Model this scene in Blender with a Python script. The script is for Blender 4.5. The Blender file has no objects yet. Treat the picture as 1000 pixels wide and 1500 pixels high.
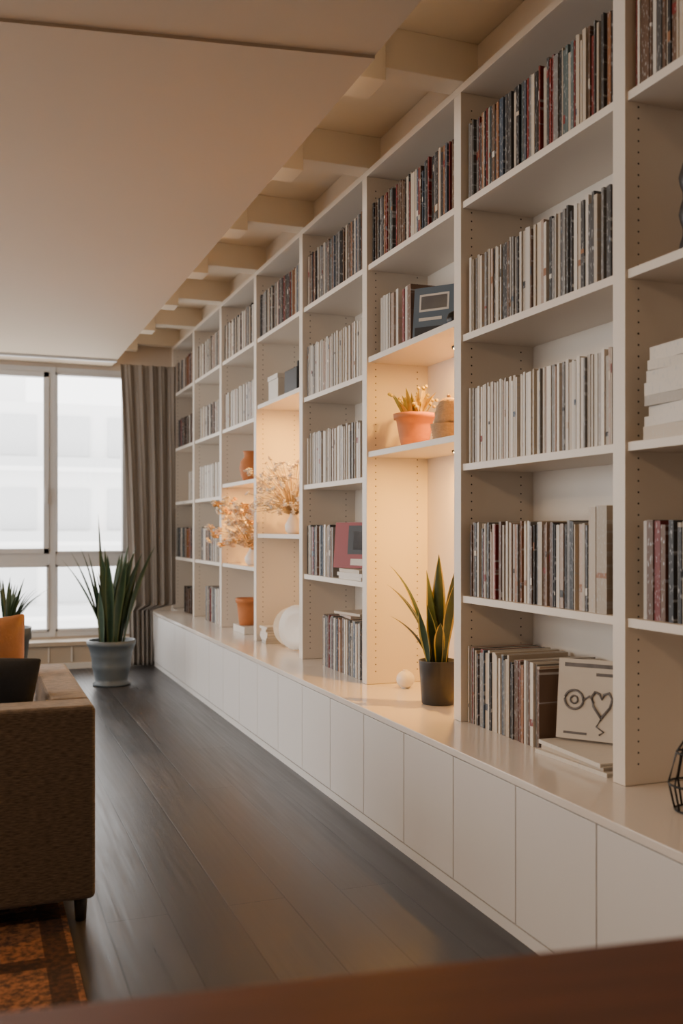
import bpy, bmesh, math, random
from mathutils import Vector, Matrix
random.seed(7)
R=random.Random(11)
scene=bpy.context.scene
COL=scene.collection

# ------------------------------------------------------------ materials
def newmat(name):
    m=bpy.data.materials.new(name); m.use_nodes=True
    nt=m.node_tree; b=nt.nodes['Principled BSDF']
    return m,nt,b
def mat(name,col,rough=0.5,metal=0.0,noise=0.0,nscale=20,bump=0.0,bscale=200,emit=None,estr=0,sub=0.0,spec=0.5):
    m,nt,b=newmat(name)
    b.inputs['Base Color'].default_value=(*col,1)
    b.inputs['Roughness'].default_value=rough
    b.inputs['Metallic'].default_value=metal
    b.inputs['Specular IOR Level'].default_value=spec
    tc=nt.nodes.new('ShaderNodeTexCoord')
    if noise>0:
        n=nt.nodes.new('ShaderNodeTexNoise'); n.inputs['Scale'].default_value=nscale; n.inputs['Detail'].default_value=5
        nt.links.new(tc.outputs['Object'],n.inputs['Vector'])
        mx=nt.nodes.new('ShaderNodeMix'); mx.data_type='RGBA'
        mx.inputs[6].default_value=(*[c*(1-noise) for c in col],1)
        mx.inputs[7].default_value=(*[min(1,c*(1+noise)) for c in col],1)
        nt.links.new(n.outputs['Fac'],mx.inputs[0]); nt.links.new(mx.outputs[2],b.inputs['Base Color'])
    if bump>0:
        n2=nt.nodes.new('ShaderNodeTexNoise'); n2.inputs['Scale'].default_value=bscale
        nt.links.new(tc.outputs['Object'],n2.inputs['Vector'])
        bp=nt.nodes.new('ShaderNodeBump'); bp.inputs['Strength'].default_value=bump; bp.inputs['Distance'].default_value=0.005
        nt.links.new(n2.outputs['Fac'],bp.inputs['Height']); nt.links.new(bp.outputs['Normal'],b.inputs['Normal'])
    if emit:
        b.inputs['Emission Color'].default_value=(*emit,1); b.inputs['Emission Strength'].default_value=estr
    return m

M={}
M['shelf']=mat('painted_shelf_white',(0.74,0.67,0.585),0.42,noise=0.02,nscale=3)
M['door']=mat('painted_door_white',(0.70,0.68,0.66),0.38,noise=0.02,nscale=2)
M['counter']=mat('counter_lacquer',(0.74,0.68,0.62),0.16)
M['hole']=mat('peg_hole_dark',(0.05,0.045,0.04),0.8)
M['gap']=mat('shadow_gap',(0.06,0.055,0.05),0.8)
M['wall']=mat('wall_paint',(0.52,0.43,0.34),0.8,noise=0.03,nscale=4)
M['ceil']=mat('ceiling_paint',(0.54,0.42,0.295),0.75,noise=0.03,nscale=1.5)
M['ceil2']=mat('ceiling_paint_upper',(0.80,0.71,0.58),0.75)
M['frame']=mat('window_frame_white',(0.58,0.58,0.58),0.4)
M['terra']=mat('terracotta',(0.50,0.17,0.05),0.7,noise=0.15,nscale=15,bump=0.1)
M['blackpot']=mat('black_ceramic',(0.03,0.028,0.028),0.45)
M['greypot']=mat('grey_glazed_pot',(0.10,0.125,0.145),0.4,noise=0.08,nscale=6)
M['soil']=mat('soil',(0.04,0.025,0.015),0.95,bump=0.5,bscale=80)
M['leaf']=mat('snake_leaf_green',(0.026,0.050,0.020),0.4,noise=0.5,nscale=30)
M['leafd']=mat('snake_leaf_dark',(0.025,0.06,0.03),0.42,noise=0.5,nscale=25)
M['leafy']=mat('snake_leaf_margin',(0.40,0.31,0.07),0.45)
M['leafm']=mat('leaf_margin_olive',(0.09,0.12,0.05),0.45)
M['yel']=mat('yellow_succulent',(0.46,0.36,0.05),0.5,noise=0.3,nscale=40)
M['whitecer']=mat('white_ceramic',(0.76,0.71,0.64),0.3)
M['cream']=mat('cream_petal',(0.76,0.65,0.50),0.8,noise=0.2,nscale=30)
M['pink']=mat('dried_pink',(0.66,0.48,0.32),0.8)
M['orangeball']=mat('dried_orange',(0.55,0.32,0.12),0.8)
M['stem']=mat('dry_stem',(0.42,0.30,0.16),0.8)
M['wicker']=mat('wicker',(0.34,0.23,0.13),0.8,noise=0.3,nscale=60,bump=0.6,bscale=120)
M['page']=mat('paper_pages',(0.66,0.60,0.50),0.8)
M['black']=mat('black_matte',(0.018,0.018,0.02),0.5)
M['navy']=mat('navy_fabric',(0.016,0.020,0.030),0.95,noise=0.2,nscale=90,bump=0.3,bscale=500)
M['leather']=mat('tan_leather',(0.36,0.17,0.075),0.5,noise=0.2,nscale=10,bump=0.2,bscale=60)
M['redcover']=mat('red_cover',(0.26,0.010,0.008),0.45)
M['bluecover']=mat('blue_cover',(0.10,0.135,0.17),0.5)
M['whitecover']=mat('white_cover',(0.64,0.59,0.52),0.45,noise=0.05,nscale=20)
M['greycover']=mat('grey_print',(0.15,0.14,0.14),0.5,noise=0.6,nscale=25)
M['led']=mat('led_lens',(1,0.8,0.5),0.4,emit=(1.0,0.66,0.28),estr=25)
M['cove']=mat('cove_strip_lens',(1,0.9,0.8),0.4,emit=(1.0,0.72,0.44),estr=5.5)  # emission for the strip added to light the ceiling recess
M['lampglass']=mat('lamp_opal',(1,0.9,0.8),0.4,emit=(1.0,0.75,0.5),estr=3)  # emission for the added, unseen fill fixtures
M['metal']=mat('dark_metal',(0.03,0.03,0.03),0.35,metal=0.8)
M['sill']=mat('sill_stone',(0.42,0.34,0.25),0.5,noise=0.06,nscale=8)
M['base']=mat('baseboard_paint',(0.6,0.56,0.5),0.5)
M['bldg']=mat('facade_concrete',(0.82,0.82,0.82),0.9)
M['bldgw']=mat('facade_glazing',(0.58,0.59,0.60),0.6)  # outdoor haze put into a paler glazing colour

def weave():
    m,nt,b=newmat('sofa_woven_fabric')
    tc=nt.nodes.new('ShaderNodeTexCoord'); mp=nt.nodes.new('ShaderNodeMapping'); mp.inputs['Scale'].default_value=(45,45,330)
    nt.links.new(tc.outputs['Object'],mp.inputs[0])
    n=nt.nodes.new('ShaderNodeTexNoise'); n.inputs['Scale'].default_value=1.0; n.inputs['Detail'].default_value=3
    nt.links.new(mp.outputs[0],n.inputs['Vector'])
    cr=nt.nodes.new('ShaderNodeValToRGB'); cr.color_ramp.elements[0].position=.3; cr.color_ramp.elements[0].color=(0.038,0.025,0.017,1)
    cr.color_ramp.elements[1].position=.72; cr.color_ramp.elements[1].color=(0.14,0.10,0.07,1)
    nt.links.new(n.outputs['Fac'],cr.inputs[0]); nt.links.new(cr.outputs[0],b.inputs['Base Color'])
    bp=nt.nodes.new('ShaderNodeBump'); bp.inputs['Strength'].default_value=.5; bp.inputs['Distance'].default_value=.003
    nt.links.new(n.outputs['Fac'],bp.inputs['Height']); nt.links.new(bp.outputs[0],b.inputs['Normal'])
    b.inputs['Roughness'].default_value=.95; b.inputs['Sheen Weight'].default_value=.3
    return m
M['sofa']=weave()
def curtainm():
    m,nt,b=newmat('curtain_linen')
    tc=nt.nodes.new('ShaderNodeTexCoord'); mp=nt.nodes.new('ShaderNodeMapping'); mp.inputs['Scale'].default_value=(300,300,120)
    nt.links.new(tc.outputs['Object'],mp.inputs[0])
    n=nt.nodes.new('ShaderNodeTexNoise'); n.inputs['Scale'].default_value=1
    nt.links.new(mp.outputs[0],n.inputs['Vector'])
    cr=nt.nodes.new('ShaderNodeValToRGB'); cr.color_ramp.elements[0].color=(0.21,0.18,0.155,1); cr.color_ramp.elements[1].color=(0.28,0.245,0.21,1)
    nt.links.new(n.outputs['Fac'],cr.inputs[0]); nt.links.new(cr.outputs[0],b.inputs['Base Color'])
    b.inputs['Roughness'].default_value=.9
    return m
M['curtain']=curtainm()
def floorm():
    m,nt,b=newmat('dark_oak_floor')
    tc=nt.nodes.new('ShaderNodeTexCoord'); mp=nt.nodes.new('ShaderNodeMapping'); mp.inputs['Rotation'].default_value=(0,0,math.radians(90))
    nt.links.new(tc.outputs['Object'],mp.inputs[0])
    br=nt.nodes.new('ShaderNodeTexBrick'); br.inputs['Scale'].default_value=1; br.inputs['Brick Width'].default_value=2.2; br.inputs['Row Height'].default_value=.19
    br.inputs['Mortar Size'].default_value=.003; br.offset=.37
    br.inputs['Color1'].default_value=(0.021,0.020,0.022,1); br.inputs['Color2'].default_value=(0.040,0.037,0.038,1); br.inputs['Mortar'].default_value=(0.003,0.003,0.003,1)
    nt.links.new(mp.outputs[0],br.inputs['Vector'])
    mp2=nt.nodes.new('ShaderNodeMapping'); mp2.inputs['Scale'].default_value=(60,1.6,1)
    nt.links.new(tc.outputs['Object'],mp2.inputs[0])
    n=nt.nodes.new('ShaderNodeTexNoise'); n.inputs['Scale'].default_value=1; n.inputs['Detail'].default_value=6; n.inputs['Roughness'].default_value=.6
    nt.links.new(mp2.outputs[0],n.inputs['Vector'])
    mx=nt.nodes.new('ShaderNodeMix'); mx.data_type='RGBA'; mx.blend_type='MULTIPLY'; mx.inputs[0].default_value=1
    cr=nt.nodes.new('ShaderNodeValToRGB'); cr.color_ramp.elements[0].position=.3; cr.color_ramp.elements[0].color=(.5,.5,.5,1); cr.color_ramp.elements[1].position=.7; cr.color_ramp.elements[1].color=(1.6,1.6,1.6,1)
    nt.links.new(n.outputs['Fac'],cr.inputs[0])
    nt.links.new(br.outputs['Color'],mx.inputs[6]); nt.links.new(cr.outputs[0],mx.inputs[7]); nt.links.new(mx.outputs[2],b.inputs['Base Color'])
    mr=nt.nodes.new('ShaderNodeMapRange'); mr.inputs[1].default_value=.2; mr.inputs[2].default_value=.8; mr.inputs[3].default_value=.24; mr.inputs[4].default_value=.46
    nt.links.new(n.outputs['Fac'],mr.inputs[0]); nt.links.new(mr.outputs[0],b.inputs['Roughness'])
    ad=nt.nodes.new('ShaderNodeMath'); ad.operation='MULTIPLY_ADD'; ad.inputs[1].default_value=-1.0
    nt.links.new(br.outputs['Fac'],ad.inputs[0]); 
    m2=nt.nodes.new('ShaderNodeMath'); m2.operation='MULTIPLY'; m2.inputs[1].default_value=.3
    nt.links.new(n.outputs['Fac'],m2.inputs[0]); nt.links.new(m2.outputs[0],ad.inputs[2])
    bp=nt.nodes.new('ShaderNodeBump'); bp.inputs['Strength'].default_value=.5; bp.inputs['Distance'].default_value=.0025
    nt.links.new(ad.outputs[0],bp.inputs['Height']); nt.links.new(bp.outputs[0],b.inputs['Normal'])
    return m
M['floor']=floorm()
def rugm():
    m,nt,b=newmat('patterned_rug')
    tc=nt.nodes.new('ShaderNodeTexCoord')
    br=nt.nodes.new('ShaderNodeTexBrick'); br.inputs['Scale'].default_value=1; br.inputs['Brick Width'].default_value=.42; br.inputs['Row Height'].default_value=.36; br.offset=0
    br.inputs['Mortar Size'].default_value=.035; br.inputs['Color1'].default_value=(1,1,1,1); br.inputs['Color2'].default_value=(.8,.8,.8,1); br.inputs['Mortar'].default_value=(0.25,.2,.18,1)
    mp=nt.nodes.new('ShaderNodeMapping'); mp.inputs['Location'].default_value=(0.2,0.1,0)
    nt.links.new(tc.outputs['Object'],mp.inputs[0]); nt.links.new(mp.outputs[0],br.inputs['Vector'])
    n=nt.nodes.new('ShaderNodeTexNoise'); n.inputs['Scale'].default_value=60; n.inputs['Detail'].default_value=6
    nt.links.new(tc.outputs['Object'],n.inputs['Vector'])
    cr=nt.nodes.new('ShaderNodeValToRGB'); e=cr.color_ramp.elements; e[0].position=.38; e[0].color=(0.055,0.026,0.016,1); e[1].position=.62; e[1].color=(0.25,0.105,0.045,1)
    nt.links.new(n.outputs['Fac'],cr.inputs[0])
    mx=nt.nodes.new('ShaderNodeMix'); mx.data_type='RGBA'; mx.blend_type='MULTIPLY'; mx.inputs[0].default_value=1
    nt.links.new(cr.outputs[0],mx.inputs[6]); nt.links.new(br.outputs['Color'],mx.inputs[7]); nt.links.new(mx.outputs[2],b.inputs['Base Color'])
    b.inputs['Roughness'].default_value=.95
    return m
M['rug']=rugm()
def tablem():
    m,nt,b=newmat('walnut_table')
    tc=nt.nodes.new('ShaderNodeTexCoord'); mp=nt.nodes.new('ShaderNodeMapping'); mp.inputs['Scale'].default_value=(3,30,30)
    nt.links.new(tc.outputs['Object'],mp.inputs[0])
    n=nt.nodes.new('ShaderNodeTexNoise'); n.inputs['Scale'].default_value=1.2; n.inputs['Detail'].default_value=6
    nt.links.new(mp.outputs[0],n.inputs['Vector'])
    cr=nt.nodes.new('ShaderNodeValToRGB'); cr.color_ramp.elements[0].color=(0.045,0.016,0.008,1); cr.color_ramp.elements[1].color=(0.13,0.042,0.018,1)
    nt.links.new(n.outputs['Fac'],cr.inputs[0]); nt.links.new(cr.outputs[0],b.inputs['Base Color'])
    b.inputs['Roughness'].default_value=.42
    return m
M['table']=tablem()
def glassm():
    m,nt,b=newmat('window_glass')
    out=nt.nodes['Material Output']; nt.nodes.remove(b)
    t=nt.nodes.new('ShaderNodeBsdfTransparent'); g=nt.nodes.new('ShaderNodeBsdfGlossy'); g.inputs['Roughness'].default_value=.02
    mx=nt.nodes.new('ShaderNodeMixShader'); mx.inputs[0].default_value=.06
    nt.links.new(t.outputs[0],mx.inputs[1]); nt.links.new(g.outputs[0],mx.inputs[2]); nt.links.new(mx.outputs[0],out.inputs['Surface'])
    return m
M['glass']=glassm()
def spinem():
    m,nt,b=newmat('printed_spines')
    at=nt.nodes.new('ShaderNodeAttribute'); at.attribute_name='Col'
    tc=nt.nodes.new('ShaderNodeTexCoord'); mp=nt.nodes.new('ShaderNodeMapping'); mp.inputs['Scale'].default_value=(1,200,60)
    nt.links.new(tc.outputs['Object'],mp.inputs[0])
    n=nt.nodes.new('ShaderNodeTexNoise'); n.inputs['Scale'].default_value=1; n.inputs['Detail'].default_value=2
    nt.links.new(mp.outputs[0],n.inputs['Vector'])
    cr=nt.nodes.new('ShaderNodeValToRGB'); cr.color_ramp.elements[0].position=.60; cr.color_ramp.elements[0].color=(0,0,0,1); cr.color_ramp.elements[1].position=.66; cr.color_ramp.elements[1].color=(.32,.32,.32,1)
    nt.links.new(n.outputs['Fac'],cr.inputs[0])
    inv=nt.nodes.new('ShaderNodeInvert'); nt.links.new(at.outputs['Color'],inv.inputs['Color'])
    mx=nt.nodes.new('ShaderNodeMix'); mx.data_type='RGBA'
    nt.links.new(cr.outputs[0],mx.inputs[0]); nt.links.new(at.outputs['Color'],mx.inputs[6]); nt.links.new(inv.outputs[0],mx.inputs[7])
    nt.links.new(mx.outputs[2],b.inputs['Base Color']); b.inputs['Roughness'].default_value=.5
    return m
M['spine']=spinem()

# ------------------------------------------------------------ mesh builder
class MB:
    def __init__(s,name,mats):
        s.name=name; s.mats=[M[k] for k in mats]; s.keys=list(mats); s.bm=bmesh.new(); s.cl=None
    def color(s):
        s.cl=s.bm.loops.layers.float_color.new('Col'); return s
    def mi(s,k): return s.keys.index(k) if k else 0
    def box(s,x0,x1,y0,y1,z0,z1,k=None,T=None,col=None,topcol=None):
        s.prism([(x0,y0),(x1,y0),(x1,y1),(x0,y1)],z0,z1,k,T,col,topcol)
    def prism(s,poly,z0,z1,k=None,T=None,col=None,topcol=None):
        vs=[]
        for z in (z0,z1):
            for (x,y) in poly:
                v=Vector((x,y,z)); 
                if T: v=T@v
                vs.append(s.bm.verts.new(v))
        F=[(0,3,2,1),(4,5,6,7),(0,1,5,4),(1,2,6,5),(2,3,7,6),(3,0,4,7)]
        for i,f in enumerate(F):
            fc=s.bm.faces.new([vs[j] for j in f]); fc.material_index=s.mi(k)
            if s.cl and col:
                c=topcol if (i==1 and topcol) else col
                for l in fc.loops: l[s.cl]=(*c,1)
    def lathe(s,prof,c,k=None,seg=32,T=None,sy=1.0):
        rings=[]
        for (r,z) in prof:
            ring=[]
            for i in range(seg):
                a=2*math.pi*i/seg
                v=Vector((c[0]+max(r,1e-4)*math.cos(a),c[1]+max(r,1e-4)*math.sin(a)*sy,c[2]+z))
                if T: v=T@v
                ring.append(s.bm.verts.new(v))
            rings.append(ring)
        for a,b in zip(rings[:-1],rings[1:]):
            for i in range(seg):
                f=s.bm.faces.new((a[i],a[(i+1)%seg],b[(i+1)%seg],b[i])); f.smooth=True; f.material_index=s.mi(k)
        for ring in (rings[0][::-1],rings[-1]):
            f=s.bm.faces.new(ring); f.material_index=s.mi(k)
    def tube(s,pts,r,k=None,seg=6,r2=None):
        pts=[Vector(p) for p in pts]; rings=[]
        n=len(pts)
        for i,p in enumerate(pts):
            d=(pts[min(i+1,n-1)]-pts[max(i-1,0)]).normalized()
            u=d.orthogonal().normalized() if abs(d.z)>.99 else d.cross(Vector((0,0,1))).normalized()
            w=d.cross(u)
            rr=r if r2 is None else r+(r2-r)*i/(n-1)
            rings.append([s.bm.verts.new(p+u*rr*math.cos(2*math.pi*j/seg)+w*rr*math.sin(2*math.pi*j/seg)) for j in range(seg)])
        for a,b in zip(rings[:-1],rings[1:]):
            for i in range(seg):
                f=s.bm.faces.new((a[i],a[(i+1)%seg],b[(i+1)%seg],b[i])); f.smooth=True; f.material_index=s.mi(k)
        for ring in (rings[0][::-1],rings[-1]):
            f=s.bm.faces.new(ring); f.material_index=s.mi(k)
    def ball(s,c,r,k=None,sub=2,sc=(1,1,1)):
        res=bmesh.ops.create_icosphere(s.bm,subdivisions=sub,radius=r)
        for v in res['verts']:
            v.co=Vector((v.co.x*sc[0],v.co.y*sc[1],v.co.z*sc[2]))+Vector(c)
        fs=set(f for v in res['verts'] for f in v.link_faces)
        for f in fs: f.smooth=True; f.material_index=s.mi(k)
    def leaf(s,base,L,ang,lean,w,curl=0.0,km='leafy',kg='leaf',n=9,face=None):
        d=Vector((math.cos(ang),math.sin(ang),0)); fa=(ang+math.pi/2) if face is None else face
        side=Vector((math.cos(fa),math.sin(fa),0))
        nrm=side.cross(Vector((0,0,1)))
        p=Vector(base); rows=[]
        for i in range(n+1):
            t=i/n
            th=lean*(0.35+0.9*t)+curl*t*t
            if i>0: p=p+(d*math.sin(th)+Vector((0,0,1))*math.cos(th))*(L/n)
            ww=w*(0.55+0.45*math.sin(min(1,t*1.6)*math.pi/2))*(1-max(0,(t-.5)/.5)**1.8)
            ww=max(ww,.0008)
            tw=.35*math.sin(t*3+ang)
            sd=(side*math.cos(tw)+nrm*math.sin(tw))
            row=[]
            for q,dz in ((-1,.16),(-.72,.1),(0,-.1),(.72,.1),(1,.16)):
                row.append(s.bm.verts.new(p+sd*(q*ww/2)+nrm*(dz*ww)))
            rows.append(row)
        for a,b in zip(rows[:-1],rows[1:]):
            for j in range(4):
                f=s.bm.faces.new((a[j],a[j+1],b[j+1],b[j])); f.smooth=True
                f.material_index=s.mi(km if j in(0,3) else kg)
    def done(s,bevel=0,solid=0,parent=None,subsurf=0):
        me=bpy.data.meshes.new(s.name)
        bmesh.ops.recalc_face_normals(s.bm,faces=s.bm.faces[:]) if not solid else None
        s.bm.to_mesh(me); s.bm.free()
        for m in s.mats: me.materials.append(m)
        o=bpy.data.objects.new(s.name,me); COL.objects.link(o)
        if solid:
            md=o.modifiers.new('solid','SOLIDIFY'); md.thickness=solid
        if bevel:
            md=o.modifiers.new('bevel','BEVEL'); md.width=bevel; md.segments=2; md.limit_method='ANGLE'
        if subsurf:
            md=o.modifiers.new('sub','SUBSURF'); md.levels=subsurf; md.render_levels=subsurf
        if parent: o.parent=parent
        return o
def empty(name,loc=(0,0,0)):
    e=bpy.data.objects.new(name,None); COL.objects.link(e); e.empty_display_size=.1; return e
la=math.radians
# ------------------------------------------------------------ dimensions
XU=1.712; XB=2.026; XC=1.486; XW=2.05
ZC=0.476; ZT=2.84; YF=8.9; XL=-3.4; YN=-2.2
DIV=[0.41,1.35,2.29,3.27,4.20,5.14,6.08,7.02,7.96,8.87]
TH=0.056
ZCEIL=2.66; XE=1.166; ZUP=3.02

# ------------------------------------------------------------ room
o=MB('floor',['floor']); o.box(XL,XW+.1,YN,YF+.1,-.1,0); o.done()
o=MB('ceiling',['ceil','ceil2'])
YS0,YS1=3.53,2.775
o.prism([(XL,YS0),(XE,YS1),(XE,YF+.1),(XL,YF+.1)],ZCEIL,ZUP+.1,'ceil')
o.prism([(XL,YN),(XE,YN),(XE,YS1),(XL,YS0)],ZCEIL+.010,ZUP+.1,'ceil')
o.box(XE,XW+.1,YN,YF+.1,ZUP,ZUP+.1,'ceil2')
o.done()
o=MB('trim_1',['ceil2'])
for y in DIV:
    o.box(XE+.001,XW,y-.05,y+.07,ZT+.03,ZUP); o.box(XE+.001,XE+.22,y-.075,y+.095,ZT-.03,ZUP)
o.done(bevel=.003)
o=MB('cove_light_strip',['cove']); o.box(XE+.002,XE+.014,YN+.1,YF-.05,ZCEIL+.09,ZCEIL+.105); o.done()  # added glowing strip, hidden behind the slab edge to brighten the recess
o=MB('wall_right',['wall']); o.box(XW,XW+.1,YN,YF+.1,0,ZUP+.1); o.done()
o=MB('wall_back',['wall']); o.box(XL,XW,YN-.1,YN,0,ZUP); o.done()
LY0,LY1=2.6,8.2
o=MB('wall_left',['wall'])
o.box(XL-.1,XL,YN,LY0,0,ZUP); o.box(XL-.1,XL,LY1,YF+.1,0,ZUP); o.box(XL-.1,XL,LY0,LY1,0,.45); o.box(XL-.1,XL,LY0,LY1,2.5,ZUP); o.done()
WX0,WX1,WZ0,WZ1=-3.25,1.33,0.25,2.63
o=MB('wall_far',['wall'])
o.box(XL,WX0,YF,YF+.1,0,ZUP); o.box(WX1,XW,YF,YF+.1,0,ZUP); o.box(WX0,WX1,YF,YF+.1,0,WZ0); o.box(WX0,WX1,YF,YF+.1,WZ1,ZUP)
o.done()
def window(name,horiz,a0,a1,z0,z1,pos,step,transom):
    e=empty(name)
    f=MB('window_frame',['frame']); g=MB('glass_pane',['glass']); h=MB('window_handle',['frame'])
    def B(m,u0,u1,d0,d1,z0_,z1_):
        if horiz: m.box(u0,u1,pos+d0,pos+d1,z0_,z1_)
        else: m.box(pos-d1,pos-d0,u0,u1,z0_,z1_)
    B(f,a0,a1,-.03,.06,z0,z0+.05); B(f,a0,a1,-.03,.06,z1-.05,z1)
    xs=[]; u=a1-.02
    while u>a0+.1:
        xs.append(u); u-=step
    xs.append(a0+.02)
    for u in xs: B(f,u-.028,u+.028,-.04,.06,z0,z1)
    if transom: B(f,a0,a1,-.035,.06,transom-.05,transom+.05)
    for i in range(len(xs)-1):
        r,l=xs[i]-.028,xs[i+1]+.028
        sections=[(z0+.05,transom-.05),(transom+.05,z1-.05)] if transom else [(z0+.05,z1-.05)]
        for j,(q0,q1) in enumerate(sections):
            t=.045 if (i%2==1 and q1-q0>1) else .02
            B(f,l,l+t,-.05,.03,q0,q1); B(f,r-t,r,-.05,.03,q0,q1); B(f,l,r,-.05,.03,q0,q0+t); B(f,l,r,-.05,.03,q1-t,q1)
            B(g,l+t,r-t,-.005,.005,q0+t,q1-t)
            if t>.03: B(h,r-.035,r-.012,-.075,-.05,1.42,1.56)
    for m in (f,g,h): m.done(parent=e,bevel=.002 if m is f else 0)
window('window_1',True,WX0,WX1,WZ0,WZ1,YF+.03,.655,.935)
window('window_2',False,LY0,LY1,.45,2.5,XL-.03,1.12,None)  # unseen opening, added to bring daylight onto shelves and doors
o=MB('trim_2',['sill','base'])
o.box(XL,1.45,8.62,YF,0,.20,'sill'); o.box(XL,1.45,8.59,YF-.012,.20,.235,'sill')
o.box(XL,1.45,8.605,8.62,0,.05,'base')
for i in range(24):
    x=-3.2+i*.19; o.box(x,x+.012,8.612,8.62,.06,.19,'base')
o.done()
o=MB('baseboard_left',['base']); o.box(XL,XL+.015,YN,8.55,0,.08); o.done()
o=MB('baseboard_back',['base']); o.box(XL+.02,XW,YN,YN+.015,0,.08); o.done()

# outside building
o=MB('apartment_building',['bldg','bldgw'])
o.box(-16,9,40,52,-14,6.2,'bldg'); o.box(-16,2,41,52,6.2,9.5,'bldg')
for fl in range(6):
    z=-11+fl*2.9
    for i in range(12):
        x=-15.4+i*2.05
        o.box(x,x+1.35,39.9,40.01,z+.6,z+2.2,'bldgw')
    o.box(-16,9,39.1,40,z-.05,z+.12,'bldg')
    o.box(-16,9,39.1,39.16,z+.12,z+.5,'bldgw')
o.done()

# ------------------------------------------------------------ bookcase
A_=[.95,1.445,1.93,2.43]
LV={0:A_,1:A_,2:A_,3:[1.56,2.0,2.43],4:A_,5:[1.17,2.0,2.43],6:[.95,1.53,1.93,2.43],7:A_,8:A_}
ST=.026
o=MB('built_in_bookcase',['shelf','hole'])
for y in DIV: o.box(XU,XB,y-TH/2,y+TH/2,ZC+.001,ZT,'shelf')
o.box(XB,XW-.002,DIV[0],DIV[-1]+TH/2,ZC+.001,ZT+.02,'shelf')
o.box(XU,XW-.002,DIV[0]-TH/2,DIV[-1]+TH/2,ZT,ZT+.028,'shelf')
o.box(XU+.06,XW-.002,DIV[0]-TH/2,DIV[-1]+TH/2,ZT+.028,ZUP-.002,'shelf')
for b,lv in LV.items():
    for z in lv: o.box(XU+.008,XB,DIV[b]+TH/2,DIV[b+1]-TH/2,z-ST,z,'shelf')
bc=o.done(bevel=.0015)
o=MB('peg_holes',['hole'])
for d in DIV[1:]:
    for sgn in (-1,):
        yy=d+sgn*(TH/2+.0006)
        for x in (XU+.045,XB-.055):
            z=ZC+.06
            while z<ZT-.05:
                vs=[o.bm.verts.new((x+.0034*math.cos(a*math.pi/3),yy,z+.0034*math.sin(a*math.pi/3))) for a in range(6)]
                o.bm.faces.new(vs); z+=.032
o.done(parent=bc)

# low cabinet
cab=empty('low_cabinet')
o=MB('cabinet_carcass',['door','gap']); 
o.box(XC+.022,XW-.002,-.6,8.56,.0,ZC-.03,'gap'); o.box(XU,XW-.002,8.56,8.895,0,ZC-.03,'door')
o.box(XC+.004,XC+.02,-.6,8.56,0,.035,'door')
o.done(parent=cab)
o=MB('countertop',['counter']); o.box(XC-.006,XW-.002,-.6,8.57,ZC-.024,ZC); o.box(XU-.01,XW-.002,8.57,8.895,ZC-.024,ZC); o.done(parent=cab,bevel=.002)
o=MB('cabinet_doors',['door'])
y=2.08-.394*6
ys=[]
while y<8.5: ys.append(y); y+=.394
ys.append(8.56)
for a,b in zip(ys[:-1],ys[1:]):
    o.box(XC,XC+.02,a+.0022,b-.0022,.042,ZC-.029)
o.done(parent=cab,bevel=.0015)

# ------------------------------------------------------------ record rows
W=(.66,.61,.54); C_=(.54,.46,.36); K=(.02,.02,.022); DG=(.06,.058,.058); G=(.22,.21,.20); BR=(.13,.07,.04); RD=(.20,.02,.015); OR=(.28,.12,.05); BL=(.06,.085,.12); YE=(.36,.26,.12); PK=(.45,.33,.26); TE=(.10,.14,.14)
PAL={
'dark':[K,K,DG,DG,K,C_,BR,G,BR,BL,OR,TE,G,DG,C_,RD],
'white':[W,W,W,C_,C_,G,W,W,PK,W,(.36,.32,.28),(.42,.38,.33)],
'whites':[W,W,C_,W,(.42,.38,.33),W],
'cream':[W,C_,G,W,C_,(.36,.30,.23),G,DG,C_,BR,W,PK,K,DG],
'mix':[W,C_,G,G,DG,K,BR,OR,C_,BL,PK,W,BR,DG,W,RD,C_],
'deep':[K,DG,RD,K,BR,W,BR,K],
}
def row(y0,y1,z,pal,h=.275,hj=.008,t0=.007,t1=.020,d=.24,xj=.006,x0=XU+.022,name='record_collection'):
    o=MB(name,['spine']).color()
    y=y0
    ps=PAL[pal]
    while True:
        t=R.uniform(t0,t1)*(1.5 if R.random()<.08 else 1)
        if y+t>y1: break
        c=R.choice(ps); v=R.uniform(.75,1.12); c=tuple(min(.85,q*v) for q in c)
        hh=h+R.uniform(-hj,hj)-(R.uniform(.01,.03) if R.random()<.08 else 0)
        x=x0+R.uniform(0,xj)+(.010 if R.random()<.15 else 0)
        dd=d+R.uniform(-.02,.01)
        o.box(x,x+dd,y+.0006,y+t-.0014,z+.0005,z+hh,col=c,topcol=(.52,.47,.40))
        if R.random()<.3:
            c2=R.choice([W,K,RD,OR,C_,BL]); zz=z+hh*R.uniform(.1,.8); o.box(x-.0006,x+.001,y+.001,y+t-.0018,zz,zz+R.uniform(.008,.03),col=c2)
        y+=t
    return o.done()
def bay(b): return DIV[b]+TH/2+.006, DIV[b+1]-TH/2-.006
a,b=bay(1); row(1.75,b,2.43,'mix',h=.29); row(1.6,b-.03,.95,'deep',h=.27,t0=.012,t1=.03); 
row(a,1.6,1.445,'white'); row(a,1.7,1.93,'mix')
a,b=bay(0); row(a,b,.95,'white'); row(a,b,1.445,'mix'); row(a,b,1.93,'cream'); row(a,b,2.43,'dark')
a,b=bay(2)
row(a,b,2.43,'dark',h=.285); row(a,b,1.93,'cream'); row(a,b,1.445,'white',h=.28,hj=.006); row(2.475,b,.95,'mix',h=.27)
row(a,2.37,.95,'mix',h=.262); row(2.37,2.47,.95,'cream',h=.315,t0=.03,t1=.045,x0=XU+.014)
row(2.74,b,ZC,'mix',h=.275,hj=.012,d=.26)
a,b=bay(3); row(a,b,2.43,'dark',h=.28)
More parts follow.
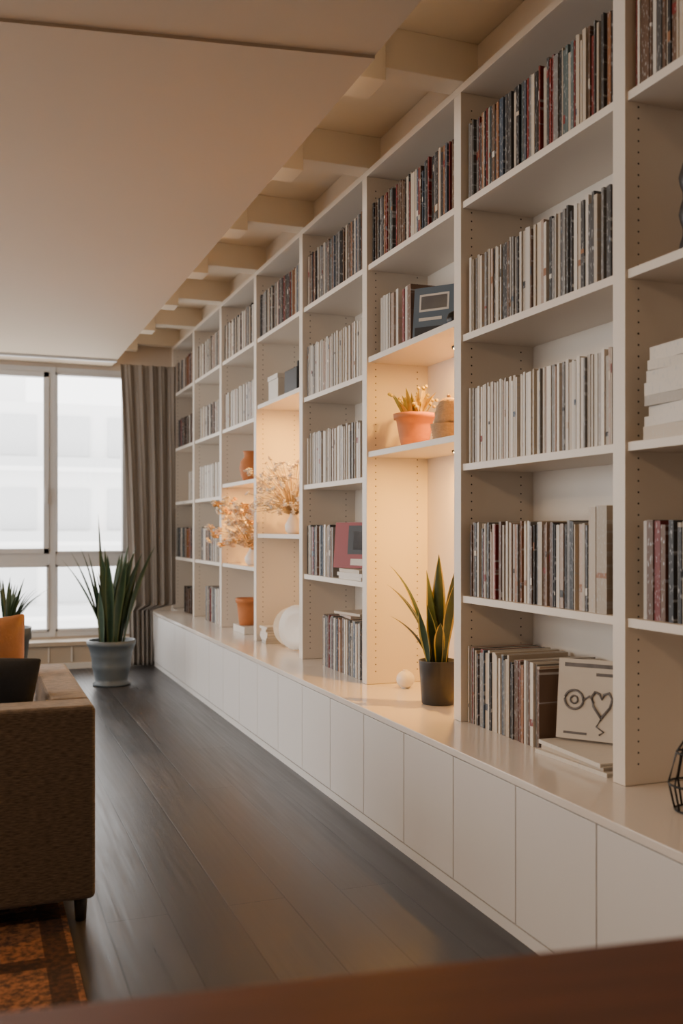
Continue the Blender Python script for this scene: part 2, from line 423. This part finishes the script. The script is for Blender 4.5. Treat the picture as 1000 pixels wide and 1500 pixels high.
a,b=bay(4); row(a,b,2.43,'dark',h=.28); row(a,b,1.93,'white'); row(a,b,1.445,'white'); row(4.70,b,.95,'mix',h=.265); row(4.27,4.86,ZC,'mix',h=.27)
a,b=bay(5); row(a,b,2.43,'dark',h=.28)
a,b=bay(6); row(a,b,2.43,'cream',h=.27); row(a,b,1.93,'white',h=.26)
a,b=bay(7); row(a,b,2.43,'cream',h=.27); row(a,b-.1,1.93,'cream',h=.25); row(a,b-.1,1.445,'white',h=.26); row(a,b-.15,.95,'cream',h=.26); row(a,b-.3,ZC,'mix',h=.27)
a,b=bay(8); row(a,b,2.43,'mix',h=.27); row(a,b-.1,1.93,'deep',h=.25); row(a+.1,a+.3,1.445,'white',h=.24); row(a,b-.05,.95,'dark',h=.26); row(8.15,8.45,ZC,'deep',h=.22)

def RT(loc,rz,rx=0): return Matrix.Translation(loc)@Matrix.Rotation(rz,4,'Z')@Matrix.Rotation(rx,4,'X')
def facing(name,loc,w,h,t,rz,lean,front,deco):
    T=RT((loc[0],loc[1],loc[2]+t*math.sin(abs(lean))+.0008),rz,lean)
    ks=['whitecover','greycover','redcover','bluecover','black','page','whitecer','orangeball']
    o=MB(name,ks)
    o.box(-w/2,w/2,0,t,0,h,front,T); o.box(-w/2+.003,w/2-.001,.002,t-.002,.002,h+.0005,'page',T)
    for (u0,u1,v0,v1,k) in deco: o.box(u0*w-w/2,u1*w-w/2,-.001,.002,v0*h,v1*h,k,T)
    return o,T
def stack(name,c,n,w,d,pal,tmin=.012,tmax=.03,rot=.12,keys=None):
    o=MB(name,['spine']).color(); z=c[2]
    for i in range(n):
        t=R.uniform(tmin,tmax); s=R.uniform(.86,1)
        T=RT((c[0],c[1],z),R.uniform(-rot,rot))
        col=R.choice(PAL[pal]); o.box(-w*s/2,w*s/2,-d*s/2,d*s/2,.0005,.003,T=T,col=col); o.box(-w*s/2,w*s/2,-d*s/2,d*s/2,t-.003,t,T=T,col=col)
        o.box(-w*s/2,-w*s/2+.003,-d*s/2,d*s/2,.003,t-.003,T=T,col=col)
        o.box(-w*s/2+.003,w*s/2-.004,-d*s/2+.004,d*s/2-.004,.003,t-.003,T=T,col=(.55,.50,.42))
        z+=t
    o.done(); return z
RZ=math.radians(-52)
o,T=facing('illustrated_magazine',(1.83,2.615,ZC+.048),.20,.255,.008,RZ,math.radians(-8),'whitecover',[(.1,.9,.9,.95,'greycover'),(.62,.9,.80,.84,'greycover'),(.12,.5,.06,.09,'greycover')])
def P(u,v): return T@Vector((u,-.0018,v))
def loop(cx,cz,r,sx=1,n=24,th=.004,k='greycover'): o.tube([P(cx+r*sx*math.cos(t*2*math.pi/n),cz+r*math.sin(t*2*math.pi/n)) for t in range(n+1)],th,k,5)
loop(-.045,.125,.030); loop(-.045,.125,.012,th=.003)
heart=[(.0,-.045),(.035,-.01),(.045,.018),(.03,.036),(.01,.030),(0,.015),(-.01,.030),(-.03,.036),(-.045,.018),(-.035,-.01),(0,-.045)]
o.tube([P(.045+.75*a,.118+b) for a,b in heart],.0045,'greycover',5)
o.tube([P(-.015,.125),P(.005,.14),P(.02,.12)],.003,'greycover',5)
o.tube([P(.045,.07),P(.03,.045),P(.055,.03),P(.04,.02)],.003,'greycover',5)
o.done()
stack('magazine_stack',(1.81,2.54,ZC),3,.20,.36,'whites',.012,.016,.06)
row(3.96,4.15,2.0,'white',h=.27,t0=.02,t1=.035,x0=XU+.05,d=.2)
row(3.78,3.90,2.0,'deep',h=.25,t0=.02,t1=.035,x0=XU+.04,d=.18)
o,T=facing('photo_book',(1.80,3.66,2.0),.19,.22,.028,RZ,math.radians(-6),'bluecover',[(.05,.95,.05,.22,'black'),(.14,.86,.52,.86,'whitecover'),(.18,.82,.56,.82,'greycover'),(.14,.7,.34,.40,'whitecover')]); o.done()
o=MB('dark_figurine',['black','metal']); o.lathe([(.03,0),(.035,.02),(.02,.05),(.03,.09),(.022,.12),(.004,.135)],(1.80,3.40,2.0005),'black',16); o.ball((1.82,3.47,2.0405),.05,'metal',2,(1,.8,.8)); o.done()
def pot(o,c,rt,rb,h,k,rim=.012,soil=True):
    pr=[(rb*.9,0),(rb,.004)]+[(rb+(rt-rb)*t,h*t) for t in (.3,.6,.82)]
    pr+=[(rt+rim*.4,h*.83),(rt+rim*.6,h*.99),(rt+rim*.2,h),(rt-.006,h*.99),(rt-.008,h*.88),(0.001,h*.87)]
    o.lathe(pr,c,k,36)
    if soil: o.lathe([(rt-.009,h*.87),(0.001,h*.9)],c,'soil',24)
o=MB('potted_succulent',['terra','soil','yel','stem'])
c=(1.83,3.90,1.5605); pot(o,c,.088,.060,.15,'terra')
for i in range(70):
    a=R.uniform(0,6.28); L=R.uniform(.06,.15); ln=R.uniform(.1,.75); r0=R.uniform(0,.045)
    bse=(c[0]+r0*math.cos(a),c[1]+r0*math.sin(a),c[2]+.12)
    o.leaf(bse,L,a,ln,R.uniform(.016,.028),km='yel',kg='yel',n=5)
    tip=Vector(bse)+Vector((math.cos(a)*math.sin(ln),math.sin(a)*math.sin(ln),math.cos(ln)))*L
    if i%3==0: o.ball(tip,.009,'yel',1)
o.done()
o=MB('wicker_basket',['wicker','whitecer'])
c=(1.85,3.61,1.5605)
pr=[]
for i in range(14):
    t=i/13; pr.append((.062+.014*t+(.003 if i%2 else 0),.075*t))
o.lathe(pr,c,'wicker',28)
pr=[]
for i in range(12):
    t=i/11; pr.append((.06*math.cos(t*math.pi/2)**.7+(.003 if i%2 else 0),.076+.11*math.sin(t*math.pi/2)))
o.lathe(pr,c,'wicker',28); o.ball((c[0],c[1],c[2]+.192),.01,'wicker',1); o.done()
def snake(name,c,rt,rb,h,potk,leaves,km,kg,rings=False,saucer=False):
    o=MB(name,[potk,'soil',km,kg])
    if rings:
        pr=[(rb*1.1,0),(rb*1.15,.015),(rb*.98,.03),(rb,.05),(rb*1.12,h*.35),(rb*1.19,h*.42),(rb*1.17,h*.45),(rb*1.21,h*.62),(rb*1.27,h*.68),(rb*1.25,h*.71),(rt,h*.88),(rt*1.04,h*.9),(rt*1.05,h),(rt*.95,h),(rt*.93,h*.9),(.001,h*.89)]
        o.lathe(pr,c,potk,40)
        o.lathe([(rt*.92,h*.89),(.001,h*.91)],c,'soil',24)
    else:
        pr=[(rb*.96,0),(rb,.005),(rt,h*.98),(rt,h),(rt-.006,h),(rt-.008,h*.9),(.001,h*.89)]; o.lathe(pr,c,potk,40); o.lathe([(rt-.009,h*.895),(.001,h*.91)],c,'soil',24)
    for (L,a,ln,w,cu) in leaves:
        r0=rt*R.uniform(.1,.5)
        o.leaf((c[0]+r0*math.cos(a),c[1]+r0*math.sin(a),c[2]+h*.88),L,a,ln,w,cu,km,kg,n=12)
    o.done()
snake('snake_plant',(1.805,3.62,ZC+.001),.080,.068,.18,'blackpot',
  [(.47,la(125),.34,.054,.45),(.40,la(150),.46,.052,.4),(.28,la(140),.85,.046,.1),(.46,la(60),.08,.060,.0),(.40,la(-60),.12,.060,.1),(.36,la(-80),.22,.054,.1),(.24,la(180),.25,.052,0),(.33,la(-20),.12,.054,.1),(.40,la(100),.14,.058,.15),(.20,la(-110),.35,.048,.2),(.26,la(200),.15,.046,.2)],'leafy','leaf')
o=MB('white_vase',['whitecer']); pr=[(.02,0)]+[(.042*math.sin(math.pi*(.12+.8*t)),.04-.04*math.cos(math.pi*(.12+.8*t))) for t in [i/10 for i in range(11)]]+[(.012,.083)]
o.lathe(pr,(1.84,4.02,ZC+.0005),'whitecer',28); o.done()
z=stack('book_stack',(1.80,4.44,.95),3,.16,.34,'whites',.012,.02,.05)
o,T=facing('red_photo_book',(1.775,4.52,z),.25,.23,.015,math.radians(-62),la(-5),'redcover',[(.36,.96,.3,.93,'black'),(.5,.86,.4,.8,'greycover'),(.45,.95,.06,.2,'whitecover')]); o.done()
o=MB('ceramic_plate',['whitecer','greycover']); T=RT((1.94,4.50,.951),math.radians(-75),math.radians(-5))@Matrix.Translation((0,0,.175))@Matrix.Rotation(math.pi/2,4,'X')
o.lathe([(.05,-.004),(.12,-.002),(.172,.012),(.174,.018),(.12,.006),(.001,.004)],(0,0,0),'whitecer',40,T); o.done()
stack('book_pile',(1.84,4.55,ZC+.279),2,.18,.26,'cream',.008,.014,.2)
o=MB('storage_box',['whitecover','black']); o.box(1.75,1.86,5.70,5.90,2.001,2.13,'whitecover'); o.box(1.745,1.865,5.695,5.905,2.13,2.16,'whitecover'); o.done(bevel=.003)
o=MB('desk_organizer',['black']); o.box(1.76,1.88,5.36,5.60,2.001,2.15); 
for i in range(4): o.box(1.78+.02*i,1.79+.02*i,5.40+.03*i,5.42+.03*i,2.149,2.19)
o.done(bevel=.004)
def bouquet(name,c,n,h,spread,keys,vase,br,ylim,bias=(0,0)):
    o=MB(name,['stem','whitecer']+keys)
    o.lathe(vase,c,'whitecer',24)
    zb=c[2]+vase[-1][1]
    for i in range(n):
        a=R.uniform(0,6.28); s=R.uniform(.15,1)*spread; hh=h*R.uniform(.0,1)
        tip=Vector((c[0]+s*.5*math.cos(a)+bias[0],c[1]+s*math.sin(a)+bias[1],zb+hh))
        tip.x=min(tip.x,XB-.04); tip.y=max(ylim[0]+.03,min(ylim[1]-.03,tip.y))
        b0=Vector((c[0],c[1],zb-.01)); mid=(b0+tip)/2+Vector((0,0,.03))
        o.tube([b0,mid,tip],.0014,'stem',4)
        k=R.choice(keys)
        r=br*R.uniform(.6,1.2); tilt=Matrix.Rotation(R.uniform(-1,1),4,'X')@Matrix.Rotation(R.uniform(-1,1),4,'Y')
        o.ball(tip,r*.5,k,1)
        for j in range(6):
            q=tilt@Vector((math.cos(j*1.047)*r*.75,math.sin(j*1.047)*r*.75,R.uniform(0,.3)*r))
            p=tip+q; p.x=min(p.x,XB-.02); p.y=max(ylim[0]+.014,min(ylim[1]-.014,p.y))
            o.ball(p,r*.4,k,1,(1,1,.6))
    return o
vz=[(.035,0),(.05,.02),(.055,.05),(.035,.09),(.022,.11),(.026,.12)]
b5=(DIV[5]+TH/2,DIV[6]-TH/2); b6=(DIV[6]+TH/2,DIV[7]-TH/2)
bouquet('dried_flower_arrangement',(1.82,5.60,1.1705),170,.32,.48,['whitecer','whitecer','cream'],vz,.020,b5,(-.03,0)).done()
o=MB('dried_branch',['stem','cream','whitecer']); c=(1.80,5.30,ZC+.0005)
o.lathe([(.03,0),(.045,.03),(.04,.08),(.018,.13),(.02,.15)],c,'whitecer',20)
for i in range(7):
    pts=[Vector(c)+Vector((0,0,.14))]
    for j in range(6): pts.append(pts[-1]+Vector((R.uniform(-.012,.012),R.uniform(-.015,.02),.075)))
    o.tube(pts,.002,'stem',5,.001)
    for p in pts[3:]: o.ball(p,.009,'cream',1,(1,1,1.6))
o.done()
o=MB('ceramic_discs',['whitecer','cream'])
for (x,y,r,rz,k) in ((1.79,5.50,.135,-60,'whitecer'),(1.82,5.68,.12,-45,'cream'),(1.88,5.86,.11,-70,'cream')):
    T=RT((x,y,ZC+.003),la(rz),la(-7))@Matrix.Translation((0,0,r))@Matrix.Rotation(math.pi/2,4,'X')
    o.lathe([(r*.5,-.02),(r*.9,-.012),(r,.0),(r*.97,.01),(r*.6,.0),(.001,-.006)],(0,0,0),k,36,T)
o.done()
stack('paper_stack',(1.78,5.93,ZC),6,.12,.14,'whites',.014,.022,.1)
o=MB('terracotta_jug',['terra']); c=(1.80,6.52,1.5305)
o.lathe([(.045,0),(.06,.03),(.075,.09),(.065,.14),(.04,.17),(.045,.2),(.05,.21),(.038,.2)],c,'terra',28)
o.tube([(1.80,6.56,1.5305+.18),(1.80,6.63,1.5305+.17),(1.80,6.64,1.5305+.12),(1.80,6.59,1.5305+.08)],.009,'terra',8); o.done()
bouquet('dried_bouquet',(1.80,6.45,.9505),120,.34,.46,['cream','cream','orangeball','pink'],vz,.032,b6,(-.06,0)).done()
o=MB('terracotta_planter',['terra','soil','whitecover']); o.box(1.74,1.90,6.45,6.75,ZC+.001,ZC+.05,'whitecover'); pot(o,(1.80,6.60,ZC+.051),.075,.055,.19,'terra'); o.done()
stack('large_book_stack',(1.83,2.11,1.445),8,.20,.20,'whites',.022,.04,.15)
o=MB('carved_sculpture',['blackpot']); pr=[(.04+.006*math.sin(i*1.3),i*.02) for i in range(14)]; o.lathe(pr,(1.82,2.10,1.9305),'blackpot',14); o.ball((1.82,2.10,2.22),.03,'blackpot',2); o.done()
o=MB('wire_lantern',['metal']); c=Vector((1.73,2.0,ZC))
for i in range(8):
    a=i*math.pi/4; o.tube([c+Vector((.05*math.cos(a),.05*math.sin(a),.004)),c+Vector((.065*math.cos(a),.065*math.sin(a),.07)),c+Vector((.045*math.cos(a),.045*math.sin(a),.15)),c+Vector((.02*math.cos(a),.02*math.sin(a),.19))],.003,'metal',6)
for (r,z) in ((.05,.004),(.065,.07),(.045,.15),(.02,.19)):
    o.tube([c+Vector((r*math.cos(t*math.pi/10),r*math.sin(t*math.pi/10),z)) for t in range(21)],.003,'metal',6)
o.done()

# ------------------------------------------------------------ LED lights
def led(x,y,z,e):
    o=MB('led_puck',['led','metal']); o.lathe([(.036,-.008),(.036,0)],(x,y,z-ST-.0005),'metal',24); o.lathe([(.028,-.011),(.03,-.0079)],(x,y,z-ST-.0005),'led',24); o.done()
    l=bpy.data.lights.new('led_light','AREA'); l.shape='DISK'; l.size=.05; l.energy=e; l.color=(1,.455,.05)
    lo=bpy.data.objects.new('led_light',l); lo.location=(x,y,z-ST-.014); COL.objects.link(lo)
led(1.93,3.66,2.0,11); led(1.93,3.66,1.56,19)
led(1.93,5.55,2.0,20); led(1.93,6.5,1.53,13)
led(1.93,5.55,1.17,1.5)

# ------------------------------------------------------------ curtain
o=MB('window_curtain',['curtain'])
NX,NZ=150,60
def cpt(u,v):
    xl=1.28-.09*v+ .02*math.sin(v*3)
    xr=1.475+.20*max(0,min(1,(v-.187)/.012))
    x=xl+(xr-xl)*u
    ph=u*2*math.pi*5+.6*math.sin(u*9)
    y=8.525+.020*math.sin(ph+.5*math.sin(v*4))*(.7+.3*(1-v))+.006*math.sin(ph*2.3+v*3)
    return (x,y,.012+v*(ZCEIL-.03-.012))
g=[[o.bm.verts.new(cpt(i/NX,j/NZ)) for i in range(NX+1)] for j in range(NZ+1)]
for j in range(NZ):
    for i in range(NX):
        f=o.bm.faces.new((g[j][i],g[j][i+1],g[j+1][i+1],g[j+1][i])); f.smooth=True
o.done(solid=.003)
o=MB('curtain_rail',['frame']); o.box(XL+.2,1.16,8.49,8.54,ZCEIL-.02,ZCEIL-.0005); o.done()

# ------------------------------------------------------------ floor plants
lv=[]
for i in range(30):
    a=R.uniform(0,6.28); lv.append((R.uniform(.45,.85),a,R.uniform(.05,.38),R.uniform(.05,.075),R.uniform(0,.25)))
lv.append((1.02,la(120),.10,.045,0)); lv.append((.75,la(170),.5,.05,.1))
snake('snake_plant',(1.0,7.62,.001),.178,.125,.345,'greypot',lv,'leafm','leafd',rings=True)
o=MB('potted_aloe',['greypot','soil','leafm','leafd']); c=(.22,7.3,.001)
pot(o,c,.17,.12,.50,'greypot')
for i in range(34):
    a=R.uniform(0,6.28); o.leaf((c[0]+.04*math.cos(a),c[1]+.04*math.sin(a),c[2]+.44),R.uniform(.3,.5),a,R.uniform(.2,.8),R.uniform(.016,.028),R.uniform(0,.4),'leafm','leafd',n=8)
o.done()

# ------------------------------------------------------------ rug, sofa
o=MB('area_rug',['rug']); o.box(-2.3,.27,2.32,5.6,.0005,.008); o.done()
sofa=empty('sofa')
SX0,SX1,SY0,SY1=-1.75,.35,3.02,4.02
o=MB('frame_and_arms',['sofa'])
o.box(SX0,SX1,SY0,SY0+.15,.075,.665)
o.box(SX1-.13,SX1,SY0+.145,SY1,.075,.665); o.box(SX0,SX0+.13,SY0+.145,SY1,.075,.665)
o.box(SX0+.125,SX1-.125,SY0+.145,SY1-.01,.075,.27)
ob=o.done(bevel=.018,parent=sofa); ob.modifiers['bevel'].segments=4
o=MB('seat_cushions',['sofa'])
m=(SX0+SX1)/2
o.box(SX0+.135,m-.004,SY0+.155,SY1+.01,.272,.43); o.box(m+.004,SX1-.135,SY0+.155,SY1+.01,.272,.43)
ob=o.done(bevel=.035,parent=sofa); ob.modifiers['bevel'].segments=4
o=MB('legs',['black'])
for x in (SX0+.06,SX1-.040):
    for y in (SY0+.05,SY1-.07):
        zb=.0085 if x<.2 else .0
        o.lathe([(.016,zb),(.022,.085)],(x,y,0),'black',14)
o.done(parent=sofa)
def pillow(name,loc,w,h,t,k,rz,rx,ry=0):
    o=MB(name,[k]); n=14
    T=Matrix.Translation(loc)@Matrix.Rotation(rz,4,'Z')@Matrix.Rotation(rx,4,'X')@Matrix.Rotation(ry,4,'Y')
    def P(i,j,s):
        u=i/n*2-1; v=j/n*2-1
        e=max(0,(1-abs(u)**2.6))*max(0,(1-abs(v)**2.6))
        pin=1-.06*(1-min(abs(u),abs(v)))*max(abs(u),abs(v))
        return T@Vector((u*w/2*pin,s*t/2*e**.55,v*h/2*pin))
    for s in (-1,1):
        g=[[o.bm.verts.new(P(i,j,s)) for i in range(n+1)] for j in range(n+1)]
        for j in range(n):
            for i in range(n):
                q=(g[j][i],g[j][i+1],g[j+1][i+1],g[j+1][i]); f=o.bm.faces.new(q if s<0 else q[::-1]); f.smooth=True
    bmesh.ops.remove_doubles(o.bm,verts=o.bm.verts[:],dist=.0005)
    o.done(subsurf=1)
pillow('navy_cushion',(0.0,3.30,.630),.40,.37,.14,'navy',la(3),la(12),la(6))
pillow('leather_cushion',(-.01,3.76,.668),.43,.44,.18,'leather',la(14),la(14),la(-6))

# ------------------------------------------------------------ foreground table
tb=empty('wooden_table')
o=MB('table_top',['table']); o.box(-.75,.85,-.92,0,-.032,0); ob=o.done(bevel=.008,parent=tb)
o=MB('table_legs',['table'])
for x in (-.68,.78):
    for y in (-.85,-.07): o.box(x-.03,x+.03,y-.03,y+.03,-.75,-.032)
o.box(-.66,.76,-.085,-.06,-.11,-.032); o.box(-.66,.76,-.86,-.835,-.11,-.032)
o.done(bevel=.004,parent=tb)
tb.location=(.40,.915,.75); tb.rotation_euler=(0,0,la(-7.2))

# ------------------------------------------------------------ added fill lamps
def fill_lamp(x,y,e):  # unseen fixture plus area light, added as warm fill for the room
    zc=ZCEIL+(.010 if y<2.75 else 0)
    o=MB('ceiling_lamp',['lampglass','frame']); o.lathe([(.16,-.02),(.16,-.0005)],(x,y,zc),'frame',32); o.lathe([(.10,-.06),(.14,-.045),(.15,-.02)],(x,y,zc),'lampglass',32); o.done()
    l=bpy.data.lights.new('ceiling_lamp_light','AREA'); l.shape='DISK'; l.size=.3; l.energy=e; l.color=(1,.66,.38)
    lo=bpy.data.objects.new('ceiling_lamp_light',l); lo.location=(x,y,zc-.07); COL.objects.link(lo)
fill_lamp(-1.0,1.2,36); fill_lamp(-1.6,3.9,36)

# world
w=bpy.data.worlds.new('sky'); scene.world=w; w.use_nodes=True
bg=w.node_tree.nodes['Background']; bg.inputs[0].default_value=(1.0,.985,.97,1); bg.inputs[1].default_value=6.3
def portal(loc,rot,sx,sy):
    l=bpy.data.lights.new('window_portal','AREA'); l.shape='RECTANGLE'; l.size=sx; l.size_y=sy; l.cycles.is_portal=True
    lo=bpy.data.objects.new('window_portal',l); lo.location=loc; lo.rotation_euler=rot; COL.objects.link(lo)
portal(((WX0+WX1)/2,YF+.12,(WZ0+WZ1)/2),(la(-90),0,0),WX1-WX0,WZ1-WZ0)
portal((XL-.14,(LY0+LY1)/2,1.475),(0,la(-90),0),2.05,LY1-LY0)

# ------------------------------------------------------------ camera
cd=bpy.data.cameras.new('camera'); cam=bpy.data.objects.new('camera',cd); COL.objects.link(cam)
cd.sensor_fit='VERTICAL'; cd.sensor_height=36; cd.sensor_width=24; cd.lens=1420/1500*36
cd.shift_y=25/1500
cam.location=(0,0,1.2); cam.rotation_euler=(la(90),0,-math.atan(540/1420))
cd.dof.use_dof=True; cd.dof.focus_distance=3.9; cd.dof.aperture_fstop=2.6
cd.clip_start=.05
scene.camera=cam
